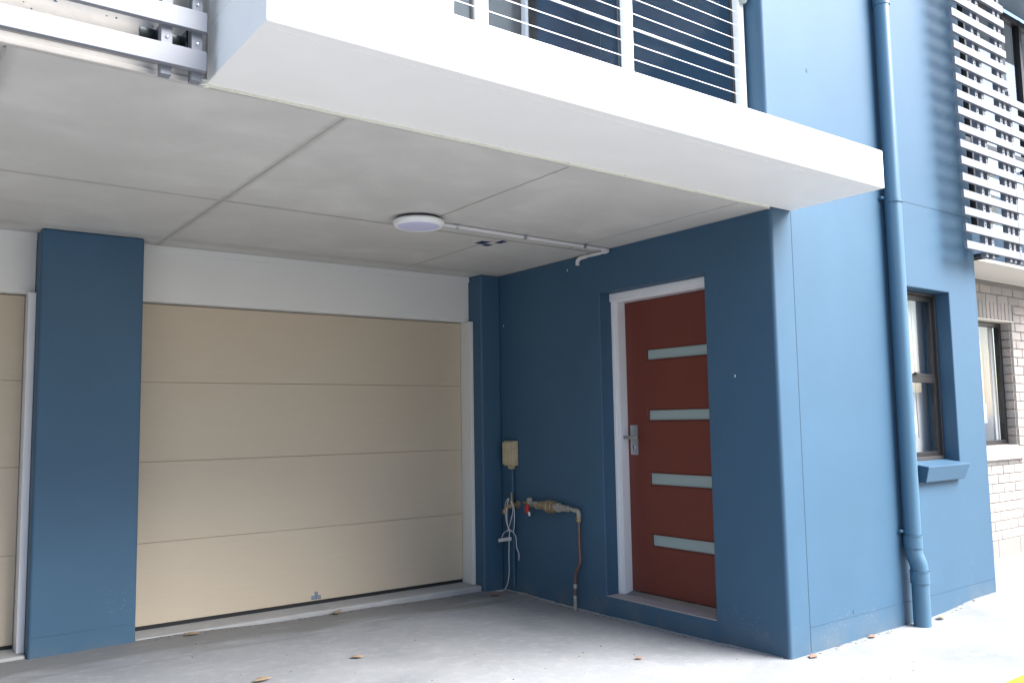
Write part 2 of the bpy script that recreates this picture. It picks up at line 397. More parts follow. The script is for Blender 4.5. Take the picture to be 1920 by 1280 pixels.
# ------------------------------------------------------------------ ground
pts = [(0, 0, -.012), (0, 0.9, -.022), (0, 1.8, -.03), (0.05, 2.6, -.022), (-.2, 2.675, -.016), (-1.5, 2.70, -.004), (-2.76, 2.68, .02), (-3.33, 2.68, .016),
       (-4.6, 2.7, .01), (1.24, 0, -.006), (2.42, 0, .038), (4.0, .75, .006), (3.2, .4, .01), (-2, 1.2, -.005), (-3, -1, 0), (0, -1.5, 0), (3, -1.5, .0), (-6, 0, 0)]
def gz(x, y):
    w = 0; s = 0
    for a, b, c in pts:
        d = ((x - a) ** 2 + (y - b) ** 2) ** 0.5 + 0.03; k = 1 / d ** 3; w += k; s += k * c
    base = s / w
    dd = max(0, max(abs(x) - 6, abs(y) - 5)); return base * max(0, 1 - dd / 4)
def frange(a, b, s):
    n = int(round((b - a) / s)); return [a + (b - a) * i / n for i in range(n + 1)]
gx = [-400, -80, -30] + frange(-14, 14, 0.14) + [30, 80, 400]
gy = [-400, -80, -30] + frange(-12, 4, 0.14) + [30, 80, 400]
gv = [(x, y, gz(x, y) if abs(x) < 12 and -10 < y < 4 else 0) for y in gy for x in gx]
nx = len(gx)
gf = [(j * nx + i, j * nx + i + 1, (j + 1) * nx + i + 1, (j + 1) * nx + i) for j in range(len(gy) - 1) for i in range(nx - 1)]
me = bpy.data.meshes.new('driveway'); me.from_pydata(gv, [], gf)
for p in me.polygons: p.use_smooth = True
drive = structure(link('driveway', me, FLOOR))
# yellow line along the driveway edge
bm = bmesh.new()
xs = frange(0.30, 9.0, 0.3)
row = [(bm.verts.new((x, -0.925, gz(x, -0.925) + 0.004)), bm.verts.new((x, -1.035, gz(x, -1.035) + 0.004))) for x in xs]
for a, b in zip(row, row[1:]): bm.faces.new((a[0], a[1], b[1], b[0]))
structure(obj('painted_line', bm, YELLOW, smooth=True))

# ------------------------------------------------------------------ the blue townhouse
H = 2.507
house = thing('townhouse', 'blue rendered townhouse with open carport, white balcony, beige garage doors and dark red door', 'townhouse')
rc = lambda p: abs(p.x) < 1e-5 and abs(p.y) < 1e-5
WX0, WX1, WZ0, WZ1 = 1.44, 2.016, 0.985, 2.172      # small window opening
DY0, DY1, DZ0, DZ1 = 0.512, 1.471, 0.106, 2.21      # door recess
wall('front_wall', 'y', 0, 0.2, (0, 2.422), (-0.15, 6.4), [(WX0, WX1, WZ0, WZ1)], BLUE, house, roundoff=rc)
wall('side_wall', 'x', 0, 0.2, (0.2, 3.3), (-0.15, 6.4), [(DY0, DY1, DZ0, DZ1)], BLUE, house)
# bullnose-cut return behind the front corner is covered by front_wall's own end face
B('pilaster', -0.193, 2.675, -0.15, -0.0015, 3.3, H, BLUE, house, bev=0.014, seg=3)
B('carport_pillar', -3.344, 2.675, -0.15, -2.767, 3.3, H, BLUE, house, bev=0.016, seg=3)
B('return_wall', 2.222, 0.2, -0.15, 2.42, 1.2, 6.4, BLUE, house)
# fine joints and render lines
B('control_joint', 0.188, -0.0012, 0.0, 0.193, 0.002, 2.52, BLUE_D, house)
B('control_joint', 1.43, -0.0012, 2.757, 2.42, 0.002, 2.761, BLUE_D, house)
B('plinth_line', 0.20, -0.0025, 0.132, 2.419, 0.002, 0.1345, BLUE, house)
B('plinth_line', -3.33, 2.6725, 0.128, -2.78, 2.677, 0.1305, BLUE, house)
# pale unpainted fillet at the wall foot
bm = bmesh.new()
for k in range(18):
    y0 = 1.55 + k * 0.062; w_ = 0.010 + random.random() * 0.012
    box(bm, -w_, y0, -0.06, -0.0005, y0 + 0.0615, gz(0, y0) + 0.006 + random.random() * 0.005)
obj('wall_foot_fillet', bm, SLABT, house)
bm = bmesh.new()
for k in range(24):
    y0 = 0.05 + k * 0.062; w_ = 0.003 + random.random() * 0.008
    box(bm, -w_, y0, -0.06, -0.0005, y0 + 0.0615, gz(0, y0) + 0.002 + random.random() * 0.003)
obj('wall_foot_fillet', bm, SLABT, house)
# paint chips
for (x, y, z) in ((-0.0008, 1.809, 2.424), (-0.0008, 2.63, 2.09), (-0.0008, 0.30, 1.56)):
    bm = bmesh.new(); bmesh.ops.create_icosphere(bm, subdivisions=1, radius=0.007)
    for v in bm.verts: v.co = Vector((v.co.x * 0.2 + x, v.co.y * 0.7 + y, v.co.z * 1.4 + z))
    obj('paint_chip', bm, WHITE, house)
for (x, z, s) in ((0.422, 3.427, 0.018), (0.62, 0.155, 0.016)):
    bm = bmesh.new(); bmesh.ops.create_icosphere(bm, subdivisions=1, radius=s)
    for v in bm.verts: v.co = Vector((v.co.x * 0.5 + x, v.co.y * 0.06 - 0.0005, v.co.z + z))
    obj('wall_scuff', bm, BLUE_D, house)

# soffit: cast slab with formwork panels
slab = B('slab', -9.0, 0.012, H + 0.004, -0.0015, 3.6, H + 0.20, SOFFJ, house)
rows = [((0.012, 1.497), [-9.0, -7.4, -6.2, -4.99, -3.80, -2.655, -1.50, -0.264, -0.0015]),
        ((1.503, 3.28), [-9.0, -6.2, -4.4, -2.655, -0.86, -0.0015])]
for (ya, yb), X in rows:
    for xa, xb in zip(X, X[1:]):
        dz = random.uniform(-0.0008, 0.0008); g = 0.0012
        bm = bmesh.new()
        n = 8
        # slightly wavy panel edges, as cast
        box(bm, xa + g / 2, ya, H + dz, xb - g / 2, yb, H + 0.006)
        obj('soffit_panel', bm, SOFF, house)
# fins of grout along the joints
def fin(p0, p1, w=0.012, seed=0):
    rnd = random.Random(seed); bm = bmesh.new(); a = Vector(p0); b = Vector(p1); n = max(4, int((b - a).length / 0.05))
    d = (b - a).normalized(); q = Vector((-d.y, d.x, 0)); L_, R_, M_ = [], [], []
    for i in range(n + 1):
        p = a.lerp(b, i / n); w1 = w * rnd.uniform(0.4, 1.2); w2 = w * rnd.uniform(0.4, 1.2)
        L_.append(bm.verts.new(p + q * w1)); R_.append(bm.verts.new(p - q * w2)); M_.append(bm.verts.new(p + Vector((0, 0, -rnd.uniform(0.0008, 0.003)))))
    for i in range(n):
        bm.faces.new((L_[i], L_[i + 1], M_[i + 1], M_[i])); bm.faces.new((M_[i], M_[i + 1], R_[i + 1], R_[i]))
    obj('joint_fin', bm, SOFFJ, house)
zf = H - 0.0009
fin((-2.655, 0.02, zf), (-2.655, 2.66, zf), 0.006, 1)
fin((-1.50, 0.02, zf), (-1.50, 1.16, zf), 0.004, 2)
fin((-0.86, 1.5, zf), (-0.86, 2.66, zf), 0.004, 3)
fin((-0.264, 0.02, zf), (-0.264, 1.5, zf), 0.003, 4)
fin((-3.80, 0.02, zf), (-3.80, 1.5, zf), 0.006, 5)
fin((-9, 1.5, zf), (-2.0, 1.5, zf), 0.005, 6)
fin((-2.0, 1.5, zf), (-0.02, 1.5, zf), 0.003, 7)
for (x, y, sx, sy) in ((-0.868, 1.655, 0.046, 0.055), (-0.800, 1.70, 0.036, 0.035), (-0.775, 1.575, 0.034, 0.052)):
    B('paint_mark', x - sx, y - sy, H - 0.0022, x + sx * 0.5, y + sy * 0.6, H - 0.0012, TAPE, house)
# slab edge left of the balcony
B('slab_edge', -9.0, -0.004, H + 0.045, -3.192, 0.010, 2.83, SLABE, house)
B('slab_edge', -9.0, 0.002, H + 0.020, -3.192, 0.010, H + 0.044, SLABE, house)
B('slab_edge', -9.0, -0.010, H - 0.001, -3.192, 0.011, H + 0.019, SLABE, house, bev=0.003)
pr_ = random.Random(21); bm = bmesh.new()
for k in range(60):
    x = pr_.uniform(-4.3, -3.25); z = pr_.uniform(2.56, 2.80); q = pr_.uniform(0.0012, 0.0042)
    bmesh.ops.create_icosphere(bm, subdivisions=1, radius=1.0, matrix=Matrix.Translation((x, -0.0042, z)) @ Matrix.Diagonal((q * pr_.uniform(1, 2), 0.0008, q, 1)))
o = obj('concrete_pits', bm, BLUE_D, house); o['kind'] = 'stuff'
# thin edge of concrete shown beside the balcony underside
B('slab_edge', -3.188, 0.0005, H - 0.0015, -0.002, 0.0115, H + 0.10, SLABE, house)
bm = bmesh.new()
rnd = random.Random(3); x = -3.18
while x < -0.05:
    L_ = rnd.uniform(0.05, 0.22); x2 = min(x + L_, -0.02); w_ = rnd.uniform(0.004, 0.012)
    box(bm, x, -w_, H + 0.003 - rnd.uniform(0.001, 0.004), x2, 0.0003, H + 0.012); x = x2 + 0.001
obj('caulk_bead', bm, CAULK, house)
bm = bmesh.new(); bmesh.ops.create_icosphere(bm, subdivisions=2, radius=0.02)
for v in bm.verts:
    v.co = Vector((v.co.x * 1.1 - 3.192, v.co.y * 0.6 - 0.004, v.co.z * 0.8 + H + 0.012)) + Vector((rnd.uniform(-.003, .003),) * 3)
obj('caulk_bead', bm, CAULK, house)

# white balcony slab
Hb, Ht, bf, bl, br = 2.516, 2.722, -0.59, -3.19, 0.187
B('balcony_slab', bl, bf, Hb, br, -0.0015, Ht, WHITE, house, bev=0.006)
B('drip_bead', bl + 0.01, bf + 0.048, Hb - 0.002, br - 0.01, bf + 0.054, Hb + 0.002, WHITE, house)
B('balcony_end_wall', bl + 0.0015, -0.30, Ht, bl + 0.15, -0.002, 5.4, WHITE, house, bev=0.006)
B('balcony_end_wall', bl + 0.0015, 0.012, Ht + 0.002, bl + 0.15, 1.63, 5.4, WHITE, house)
B('balcony_floor', bl + 0.152, -0.0005, Ht - 0.02, -0.002, 1.63, Ht - 0.004, SLABE, house)
wall('balcony_back_wall', 'y', 1.634, 1.80, (bl, -0.0015), (Ht - 0.03, 5.4), [(-2.6, -0.41, Ht + 0.02, 5.05)], BLUE, house)
B('sliding_door_frame', -0.475, 1.60, Ht + 0.02, -0.411, 1.70, 5.05, BRONZE, house)
B('sliding_door_frame', -2.6, 1.64, 4.99, -0.477, 1.70, 5.05, BRONZE, house)
B('sliding_door_frame', -1.56, 1.65, Ht + 0.02, -1.50, 1.70, 4.988, BRONZE, house)
B('sliding_door_glass', -2.6, 1.672, Ht + 0.02, -0.477, 1.677, 4.988, GLASS, house)
B('sliding_door_track', -0.505, 1.615, Ht + 0.02, -0.477, 1.66, 4.988, STEELW, house)
B('blind', -2.6, 1.74, Ht, -0.40, 1.75, 5.1, GREYC, house)
B('control_joint', -0.0035, 1.38, Ht, 0.001, 1.385, 5.1, BLUE_D, house)
wall('upper_rear_wall', 'y', 0.90, 1.05, (-9.0, bl - 0.002), (Ht - 0.01, 6.39), [(-4.9, -3.6, 3.6, 5.0)], BLUE, house)
B('upper_rear_glass', -4.9, 0.96, 3.6, -3.6, 0.965, 5.0, FROST, house)
B('roof_slab', -9, -0.02, 6.4, 2.5, 6.5, 6.6, SLABE, house)

# garage recess: lintels, jambs, doors
Yl, Dg = 2.85, 2.929
B('garage_lintel', -2.7655, Yl, 2.132, -0.1945, 3.1, H - 0.001, LINTEL, house, bev=0.003)
B('lintel_batten', -2.7655, Yl - 0.012, 2.460, -0.1945, Yl - 0.0005, H - 0.0015, LINTEL, house, bev=0.002)
B('garage_jamb', -0.225, 2.79, 0.0, -0.1945, 3.05, 2.1315, LINTEL, house, bev=0.003)
B('garage_lintel', -6.1, Yl, 2.132, -3.3455, 3.1, H - 0.001, LINTEL, house, bev=0.003)
B('lintel_batten', -6.1, Yl - 0.012, 2.460, -3.3455, Yl - 0.0005, H - 0.0015, LINTEL, house, bev=0.002)
B('garage_jamb', -3.386, 2.79, 0.02, -3.3455, 3.05, 2.1315, TRIM, house, bev=0.003)
B('threshold', -2.7655, 2.705, -0.10, -0.1945, 3.3, 0.027, SLABT, house, bev=0.012, seg=3)
B('threshold', -6.1, 2.705, -0.10, -3.3455, 3.3, 0.034, SLABT, house, bev=0.012, seg=3)
B('garage_light_blocker', -9, 3.32, -0.1, 0.2, 3.5, H, DARKROOM, house)  # unseen box added behind the doors to block light
B('carport_pillar', -6.7, 2.675, -0.15, -6.1015, 3.3, H, BLUE, house, bev=0.016, seg=3)
B('far_side_wall', -9.0, 0.05, -0.15, -6.702, 3.3, H - 0.001, BLUE, house)

def garage_door(x0, x1, z0, z1, label):
    e = bpy.data.objects.new('garage_door', None); C.objects.link(e); e.parent = house; e['label'] = label
    e.empty_display_size = 0.1
    n = 4; h = (z1 - z0) / n
    for k in range(n):
        a, b = z0 + k * h, z0 + (k + 1) * h
        B('door_panel', x0, Dg, a + 0.0010, x1, Dg + 0.04, b - 0.0010, DOORP, e, bev=0.0022, seg=2)
    B('panel_joint', x0, Dg + 0.008, z0 + 0.002, x1, Dg + 0.03, z1 - 0.002, DOOR_EDGE, e)
    B('bottom_seal', x0 + 0.002, Dg + 0.004, z0 - 0.026, x1 - 0.002, Dg + 0.036, z0 + 0.001, RUBBER, e)
    return e
gd = garage_door(-2.7645, -0.2285, 0.052, 2.127, 'beige four panel garage door between the wide blue pillar and the corner')
garage_door(-6.09, -3.389, 0.055, 2.127, 'beige garage door cut off by the left edge of the photo')
# little blue-grey maker's emblem low on the door: a band with lettering and a peaked device above
EMB = mat('emblem_ink', (0.10, 0.14, 0.22), 0.6); EMBL = mat('emblem_pale', (0.45, 0.47, 0.48), 0.6)
ye = Dg - 0.0006
B('emblem', -1.528, ye, 0.062, -1.455, ye + 0.0008, 0.088, EMB, gd)
B('emblem', -1.503, ye, 0.089, -1.478, ye + 0.0008, 0.115, EMB, gd)
bm = bmesh.new()
for k in range(7):
    x = -1.524 + k * 0.0097
    box(bm, x, ye - 0.0006, 0.068, x + 0.0016, ye, 0.082)
    if k % 2 == 0: box(bm, x, ye - 0.0006, 0.079, x + 0.006, ye, 0.082)
    if k % 3 == 1: box(bm, x, ye - 0.0006, 0.068, x + 0.006, ye, 0.071)
for k in (-1, 1):
    vs = [bm.verts.new(p) for p in ((-1.4905, ye - 0.0005, 0.094), (-1.4905 + k * 0.009, ye - 0.0005, 0.110), (-1.4905 + k * 0.006, ye - 0.0005, 0.111), (-1.4905, ye - 0.0005, 0.099))]
    bm.faces.new(vs)
obj('emblem', bm, EMBL, gd)

# entry door in its recess
xd = 0.190
ed = bpy.data.objects.new('entry_door', None); C.objects.link(ed); ed.parent = house; ed['label'] = 'dark red entry door with four frosted glass strips'
B('door_recess_back', 0.30, DY0 - 0.15, 0.0, 0.32, DY1 + 0.1, 2.4, DARKROOM, house)
z_lo, z_hi = 0.135, 2.138
strips = [(1.716, 1.794), (1.30, 1.378), (0.864, 0.951), (0.452, 0.537)]
SY0, SY1 = 0.64, 1.209
# leaf with four real openings
lf = wall('door_leaf', 'x', xd, xd + 0.038, (DY0 + 0.055, 1.41), (z_lo, z_hi), [(SY0, SY1, a, b) for a, b in strips], RED, ed)
for a, b in strips:
    B('glass_strip', xd + 0.010, SY0, a, xd + 0.020, SY1, b, FROST, ed)
    bm = bmesh.new()
    box(bm, xd + 0.001, SY0 - .001, a - .001, xd + 0.0095, SY1 + .001, a + 0.006); box(bm, xd + 0.001, SY0 - .001, b - 0.006, xd + 0.0095, SY1 + .001, b + .001)
    box(bm, xd + 0.0012, SY1 - 0.006, a + .006, xd + 0.0095, SY1 + .001, b - .006); box(bm, xd + 0.0012, SY0 - .001, a + .006, xd + 0.0095, SY0 + 0.006, b - .006)
    obj('glazing_bead', bm, RED_E, ed)
# frame
B('door_jamb', 0.120, 1.414, 0.112, 0.262, 1.4705, 2.142, TRIM, ed, bev=0.003)
B('door_jamb', 0.110, 1.446, 0.112, 0.1195, 1.4700, 2.146, TRIM, ed, bev=0.002)
B('door_jamb', 0.120, DY0 + 0.0005, 0.112, 0.262, DY0 + 0.05, 2.142, TRIM, ed, bev=0.003)
B('door_head', 0.112, DY0 + 0.001, 2.1425, 0.262, 1.4700, 2.2095, TRIM, ed, bev=0.003)
B('door_head', 0.096, DY0 + 0.001, 2.152, 0.1115, 1.4700, 2.2090, TRIM, ed, bev=0.004)
SILLM = mat('door_sill_grey_pink', (0.40, 0.35, 0.345), 0.6, noise=0.12, nscale=12)
B('door_sill', 0.0015, DY0 + 0.001, DZ0 - 0.0, 0.130, DY1 - 0.001, DZ0 + 0.006, SILLM, ed, bev=0.002)
tm = bmesh.new()
for k in range(5):
    x = 0.132 + k * 0.012; box(tm, x, DY0 + 0.002, DZ0 + 0.001, x + 0.008, 1.412, 0.118 + k * 0.003)
box(tm, 0.131, DY0 + 0.0025, DZ0 + 0.0005, 0.26, 1.4115, 0.114)
obj('sill_track', tm, SATIN, ed)
# lock plate, lever, cylinder
B('lock_plate', xd - 0.007, 1.313, 1.066, xd - 0.0002, 1.383, 1.273, SATIN, ed, bev=0.0015)
lev = T('lever_handle', [(xd - 0.006, 1.348, 1.188), (xd - 0.045, 1.348, 1.188)], 0.011, SATIN, ed, n=16)
B('lever_handle', xd - 0.062, 1.265, 1.177, xd - 0.046, 1.398, 1.199, SATIN, ed, bev=0.003)
cy = T('key_cylinder', [(xd - 0.006, 1.350, 1.122), (xd - 0.014, 1.350, 1.122)], 0.0125, CHROME, ed, n=16)
B('key_cylinder', xd - 0.012, 1.344, 1.088, xd - 0.0069, 1.356, 1.118, CHROME, ed, bev=0.003)

# small window in the front wall
win = bpy.data.objects.new('window', None); C.objects.link(win); win.parent = house; win['label'] = 'narrow dark framed window beside the downpipe'
yw = 0.10
def frame_rect(name, x0, x1, z0, z1, y0, y1, w_, mt, parent, bw=None, bev=0.002):
    bw = bw or w_
    bm = bmesh.new()
    box(bm, x0, y0, z0, x0 + w_, y1, z1); box(bm, x1 - w_, y0, z0, x1, y1, z1)
    box(bm, x0 + w_, y0, z1 - w_, x1 - w_, y1, z1); box(bm, x0 + w_, y0, z0, x1 - w_, y1, z0 + bw)
    return obj(name, bm, mt, parent, bev=bev)
frame_rect('window_frame', WX0 + .001, WX1 - .001, WZ0 + .012, WZ1 - .001, yw, yw + 0.07, 0.020, BRONZE_L, win, bw=0.026)
frame_rect('window_sash', WX0 + .022, WX1 - .022, 1.575, WZ1 - .022, yw + .016, yw + .040, 0.038, BRONZE, win, bw=0.022)
frame_rect('window_sash', WX0 + .022, WX1 - .022, WZ0 + .040, 1.574, yw + .012, yw + .036, 0.040, BRONZE, win, bw=0.030)
B('window_pane', WX0 + .05, yw + .026, 1.59, WX1 - .05, yw + .030, WZ1 - .05, GLASS, win)
B('window_pane', WX0 + .05, yw + .022, WZ0 + .06, WX1 - .05, yw + .026, 1.56, GLASS, win)
B('sash_latch', 1.685, yw - 0.004, 1.592, 1.735, yw + 0.0155, 1.607, BRONZE_L, win, bev=0.003)
B('curtain', WX0 - 0.1, 0.215, 0.9, WX1 + 0.18, 0.225, 2.3, CURT, win)
for x in (1.79, 1.845, 1.70):
    T('blind_cord', [(x, 0.195, 2.15), (x + 0.005, 0.195, 1.3), (x + 0.01, 0.195, 1.15)], 0.004, GREYC, win, n=6)
B('blind_tag', 1.80, 0.19, 1.18, 1.83, 0.205, 1.30, TRIM, win)
B('room_dark', 0.9, 0.9, 0.3, 2.22, 0.92, 2.6, GREYC, win)
# splayed sill
bm = bmesh.new()
a = [(1.45, yw + .0, 0.998), (2.012, yw + .0, 0.998), (2.012, -0.075, 0.972), (1.45, -0.075, 0.972)]
b = [(1.45, yw + .0, 0.87), (2.012, yw + .0, 0.87), (1.985, -0.045, 0.868), (1.46, -0.045, 0.868)]
va = [bm.verts.new(p) for p in a]; vb = [bm.verts.new(p) for p in b]
bm.faces.new(va); bm.faces.new(vb[::-1])
for k in range(4): bm.faces.new((va[k], va[(k + 1) % 4], vb[(k + 1) % 4], vb[k]))
obj('window_sill', bm, BLUE, win, bev=0.005)

# ------------------------------------------------------------------ downpipe
dp = thing('downpipe', 'round blue downpipe running down the front wall to the concrete', 'downpipe', (1.29, -0.06, 0))
def rel(p, o): return tuple(p[i] - o.location[i] for i in range(3))
def TR(name, pts, r, mt, o, n=24): return T(name, [rel(p, o) for p in pts], r, mt, o, n)
px = 1.232
TR('pipe', [(px, -0.056, 0.53), (px, -0.056, 2.72)], 0.052, PIPE, dp, 32)
TR('pipe', [(px, -0.056, 2.72), (px, -0.056, 6.3)], 0.050, PIPE, dp, 32)
TR('pipe_collar', [(px, -0.056, 2.700), (px, -0.056, 2.722)], 0.0545, PIPE, dp, 32)
TR('pipe_collar', [(px, -0.056, 4.05), (px, -0.056, 4.13)], 0.0545, PIPE, dp, 32)
TR('pipe_collar', [(px, -0.056, 0.475), (px, -0.056, 0.555)], 0.0570, PIPE, dp, 32)
cp = curve_pts([(px, -0.056, 0.475), (px, -0.060, 0.435), (px + 0.012, -0.076, 0.375), (px + 0.014, -0.080, 0.33)], 5)
TR('pipe_elbow', cp, 0.0525, PIPE, dp, 32)
TR('pipe_collar', [(px + 0.014, -0.080, 0.26), (px + 0.014, -0.080, 0.335)], 0.0570, PIPE, dp, 32)
TR('pipe', [(px + 0.014, -0.080, -0.03), (px + 0.014, -0.080, 0.27)], 0.0525, PIPE, dp, 32)
for z, xo, yo in ((0.552, 0, -0.056), (0.478, 0, -0.056), (0.332, 0.014, -0.080), (0.262, 0.014, -0.080), (2.704, 0, -0.056)):
    TR('socket_lip', [(px + xo, yo, z - 0.003), (px + xo, yo, z + 0.003)], 0.0595, PIPE, dp, 32)
for z, sx in ((2.735, -1), (2.98, 1), (0.58, -1)):
    TR('pipe_clip', [(px + sx * 0.04, -0.02, z), (px + sx * 0.078, -0.014, z)], 0.011, STEELW if z > 2.8 else PIPE, dp, 10)

# ------------------------------------------------------------------ balustrade
bal = thing('balustrade', 'white steel balustrade with horizontal wires above the white balcony slab', 'balustrade', (-1.5, 0.13, Ht))
def BR(name, a, b, mt, o, bev=0): return B(name, *rel(a, o), *rel(b, o), mt, o, bev)
zt = 3.84
for x in (-3.0, -1.913, -0.980, -0.048):
    BR('post', (x - 0.0235, 0.108, Ht - 0.01), (x + 0.0235, 0.155, zt), STEELW, bal, 0.003)
BR('top_rail', (-3.03, 0.10, zt), (-0.02, 0.165, zt + 0.03), STEELW, bal, 0.004)
for z in [2.79 + 0.0845 * k for k in range(12)]:
    r_ = 0.0062 if abs(z - 3.38) < 0.03 else 0.0021
    TR('wire', [(-3.0, 0.131, z), (-0.05, 0.131, z)], r_, STEELW, bal, 8)
for x0, x1 in ((-2.97, -1.955), (-1.87, -1.022), (-0.940, -0.085)):
    BR('glass_panel', (x0, 0.160, Ht + 0.0), (x1, 0.166, zt - 0.01), GLASS_B, bal)
    BR('panel_gasket', (x1 + 0.001, 0.157, Ht), (x1 + 0.012, 0.169, zt - 0.01), ALU_D, bal)

# bulkhead light on the side wall beside the end post
bl_ = thing('wall_light', 'small chrome bulkhead light on blue wall beside the last balustrade post', 'wall light', (0, 0.09, 3.80))
def lathe(name, prof, axis_o, axis_d, mt, parent, n=20, smooth=True):
    bm = bmesh.new(); d = Vector(axis_d).normalized(); a = Vector((0, 0, 1)) if abs(d.z) < .9 else Vector((1, 0, 0))
    u = d.cross(a).normalized(); v = d.cross(u); o_ = Vector(axis_o); rings = []
    for (t, r) in prof:
        if r < 1e-6: rings.append([bm.verts.new(o_ + d * t)])
        else: rings.append([bm.verts.new(o_ + d * t + (u * math.cos(2 * math.pi * k / n) + v * math.sin(2 * math.pi * k / n)) * r) for k in range(n)])
    for A, Bq in zip(rings, rings[1:]):
        for k in range(n):
            q = [A[k % len(A)], A[(k + 1) % len(A)], Bq[(k + 1) % len(Bq)], Bq[k % len(Bq)]]
            q = list(dict.fromkeys(q))
            if len(q) > 2: bm.faces.new(q)
    ob = obj(name, bm, mt, parent, smooth=smooth)
    if smooth:
        es = ob.modifiers.new('edges', 'EDGE_SPLIT'); es.split_angle = R(35)
    return ob
lathe('base', [(0, 0), (0, 0.036), (-0.012, 0.036), (-0.012, 0)], (-0.0005, 0, 0.03), (1, 0, 0), ALU_D, bl_)
lathe('shade', [(-0.05, 0), (-0.05, 0.022), (-0.045, 0.034), (0.02, 0.034), (0.06, 0.026), (0.06, 0)], (-0.045, 0, 0.03), (0, 0, 1), CHROME, bl_)
lathe('lens', [(-0.068, 0), (-0.066, 0.016), (-0.051, 0.024), (-0.0505, 0)], (-0.045, 0, 0.03), (0, 0, 1), FROST, bl_)

# ------------------------------------------------------------------ ceiling light and conduit
cl = thing('ceiling_light', 'round white ceiling light with opal diffuser coloured lilac as its reflection on the concrete soffit', 'ceiling light', (-1.585, 1.275, H))
lathe('base', [(-0.018, 0), (-0.018, 0.128), (-0.002, 0.128), (-0.002, 0)], (0, 0, 0), (0, 0, 1), ALU_D, cl, 48)
lathe('rim', [(-0.052, 0.122), (-0.054, 0.132), (-0.046, 0.145), (-0.028, 0.150), (-0.019, 0.144), (-0.019, 0.10), (-0.05, 0.118), (-0.052, 0.122)], (0, 0, 0), (0, 0, 1), LAMPW, cl, 64)
lathe('diffuser', [(-0.058, 0), (-0.0575, 0.06), (-0.055, 0.11), (-0.052, 0.1215), (-0.045, 0.1215), (-0.045, 0)], (0, 0, 0), (0, 0, 1), LAMPD, cl, 64)
cd = thing('conduit', 'grey white conduit from the ceiling light to the blue side wall', 'conduit', (-0.7, 1.31, H))
zc = H - 0.013
TR('conduit_tube', [(-1.47, 1.290, zc), (-0.060, 1.335, zc)], 0.0118, CONDU, cd, 16)
TR('conduit_elbow', curve_pts([(-0.085, 1.334, zc), (-0.048, 1.337, zc), (-0.022, 1.350, zc - 0.002), (-0.018, 1.385, zc - 0.004)], 5), 0.0162, CONDU, cd, 16)
TR('conduit_tube', [(-0.018, 1.38, zc - 0.004), (-0.016, 1.60, zc - 0.004)], 0.0118, CONDU, cd, 16)
TR('conduit_elbow', curve_pts([(-0.016, 1.58, zc - 0.004), (-0.016, 1.64, zc - 0.006), (-0.016, 1.672, zc - 0.022), (-0.016, 1.675, zc - 0.055)], 5), 0.0150, CONDU, cd, 16)
TR('conduit_elbow', [(-0.018, 1.43, zc - 0.004), (-0.017, 1.53, zc - 0.004)], 0.0140, CONDU, cd, 16)
for x in (-1.309, -0.779, -0.254):
    y = 1.290 + (x + 1.47) / 1.41 * 0.045
    bm = bmesh.new(); tube(bm, [rel((x - 0.011, y, zc), cd), rel((x + 0.011, y, zc), cd)], 0.0140, 16)
    q = rel((x - 0.011, y - 0.026, H - 0.003), cd); q2 = rel((x + 0.011, y + 0.026, H - 0.001), cd)
    box(bm, *q, *q2); obj('saddle', bm, SATIN, cd)

# ------------------------------------------------------------------ power box, painted pipe, taps, cord
pb = thing('switch_box', 'small cream metal box on the dark blue wall in the carport corner', 'electrical box', (-0.035, 2.50, 1.04))
BR('box_body', (-0.060, 2.455, 0.962), (-0.0015, 2.575, 1.158), BEIGEB, pb, 0.006)
BR('box_cover', (-0.078, 2.462, 0.975), (-0.0605, 2.568, 1.148), BEIGEB, pb, 0.005)
BR('box_neck', (-0.045, 2.490, 0.938), (-0.008, 2.540, 0.9615), BEIGEB, pb, 0.004)
BR('box_latch', (-0.050, 2.449, 1.045), (-0.030, 2.4545, 1.075), BEIGEB, pb, 0.001)
BR('box_hinge', (-0.030, 2.451, 0.985), (-0.015, 2.4545, 1.135), BEIGEB, pb, 0.001)
cp2 = thing('conduit_drop', 'blue painted conduit below the cream box', 'conduit', (-0.018, 2.515, 0.8))
TR('conduit_tube', [(-0.018, 2.515, 0.03), (-0.018, 2.515, 0.9375)], 0.011, BLUE, cp2, 12)
tp = thing('garden_tap', 'small brass tap in the corner with cords looped over it', 'tap', (-0.05, 2.50, 0.66))
TR('tap_body', [(-0.03, 2.47, 0.66), (-0.055, 2.47, 0.655), (-0.085, 2.49, 0.65), (-0.095, 2.505, 0.642), (-0.098, 2.512, 0.61)], [0.018, 0.020, 0.019, 0.016, 0.014], BRASS, tp, 14)
lathe('tap_spindle', [(-0.02, 0.016), (0.02, 0.016), (0.03, 0.010), (0.07, 0.007), (0.085, 0.009), (0.09, 0)], rel((-0.062, 2.474, 0.67), tp), (0, 0, 1), BRASS, tp)
lathe('tap_flange', [(0.0, 0), (0.0, 0.030), (0.008, 0.030), (0.009, 0.018), (0.03, 0.018)], rel((-0.002, 2.47, 0.66), tp), (-1, 0, 0), BRASS, tp)
lathe('tap_spout', [(0.0, 0.012), (0.0, 0.023), (0.02, 0.024), (0.035, 0.020), (0.04, 0.0)], rel((-0.098, 2.513, 0.625), tp), (0, 0, -1), BRASS, tp)
cordt = thing('cord', 'thin white cord looped over the brass tap and hanging to the floor', 'cord', (-0.08, 2.49, 0.70))
X_ = -0.088
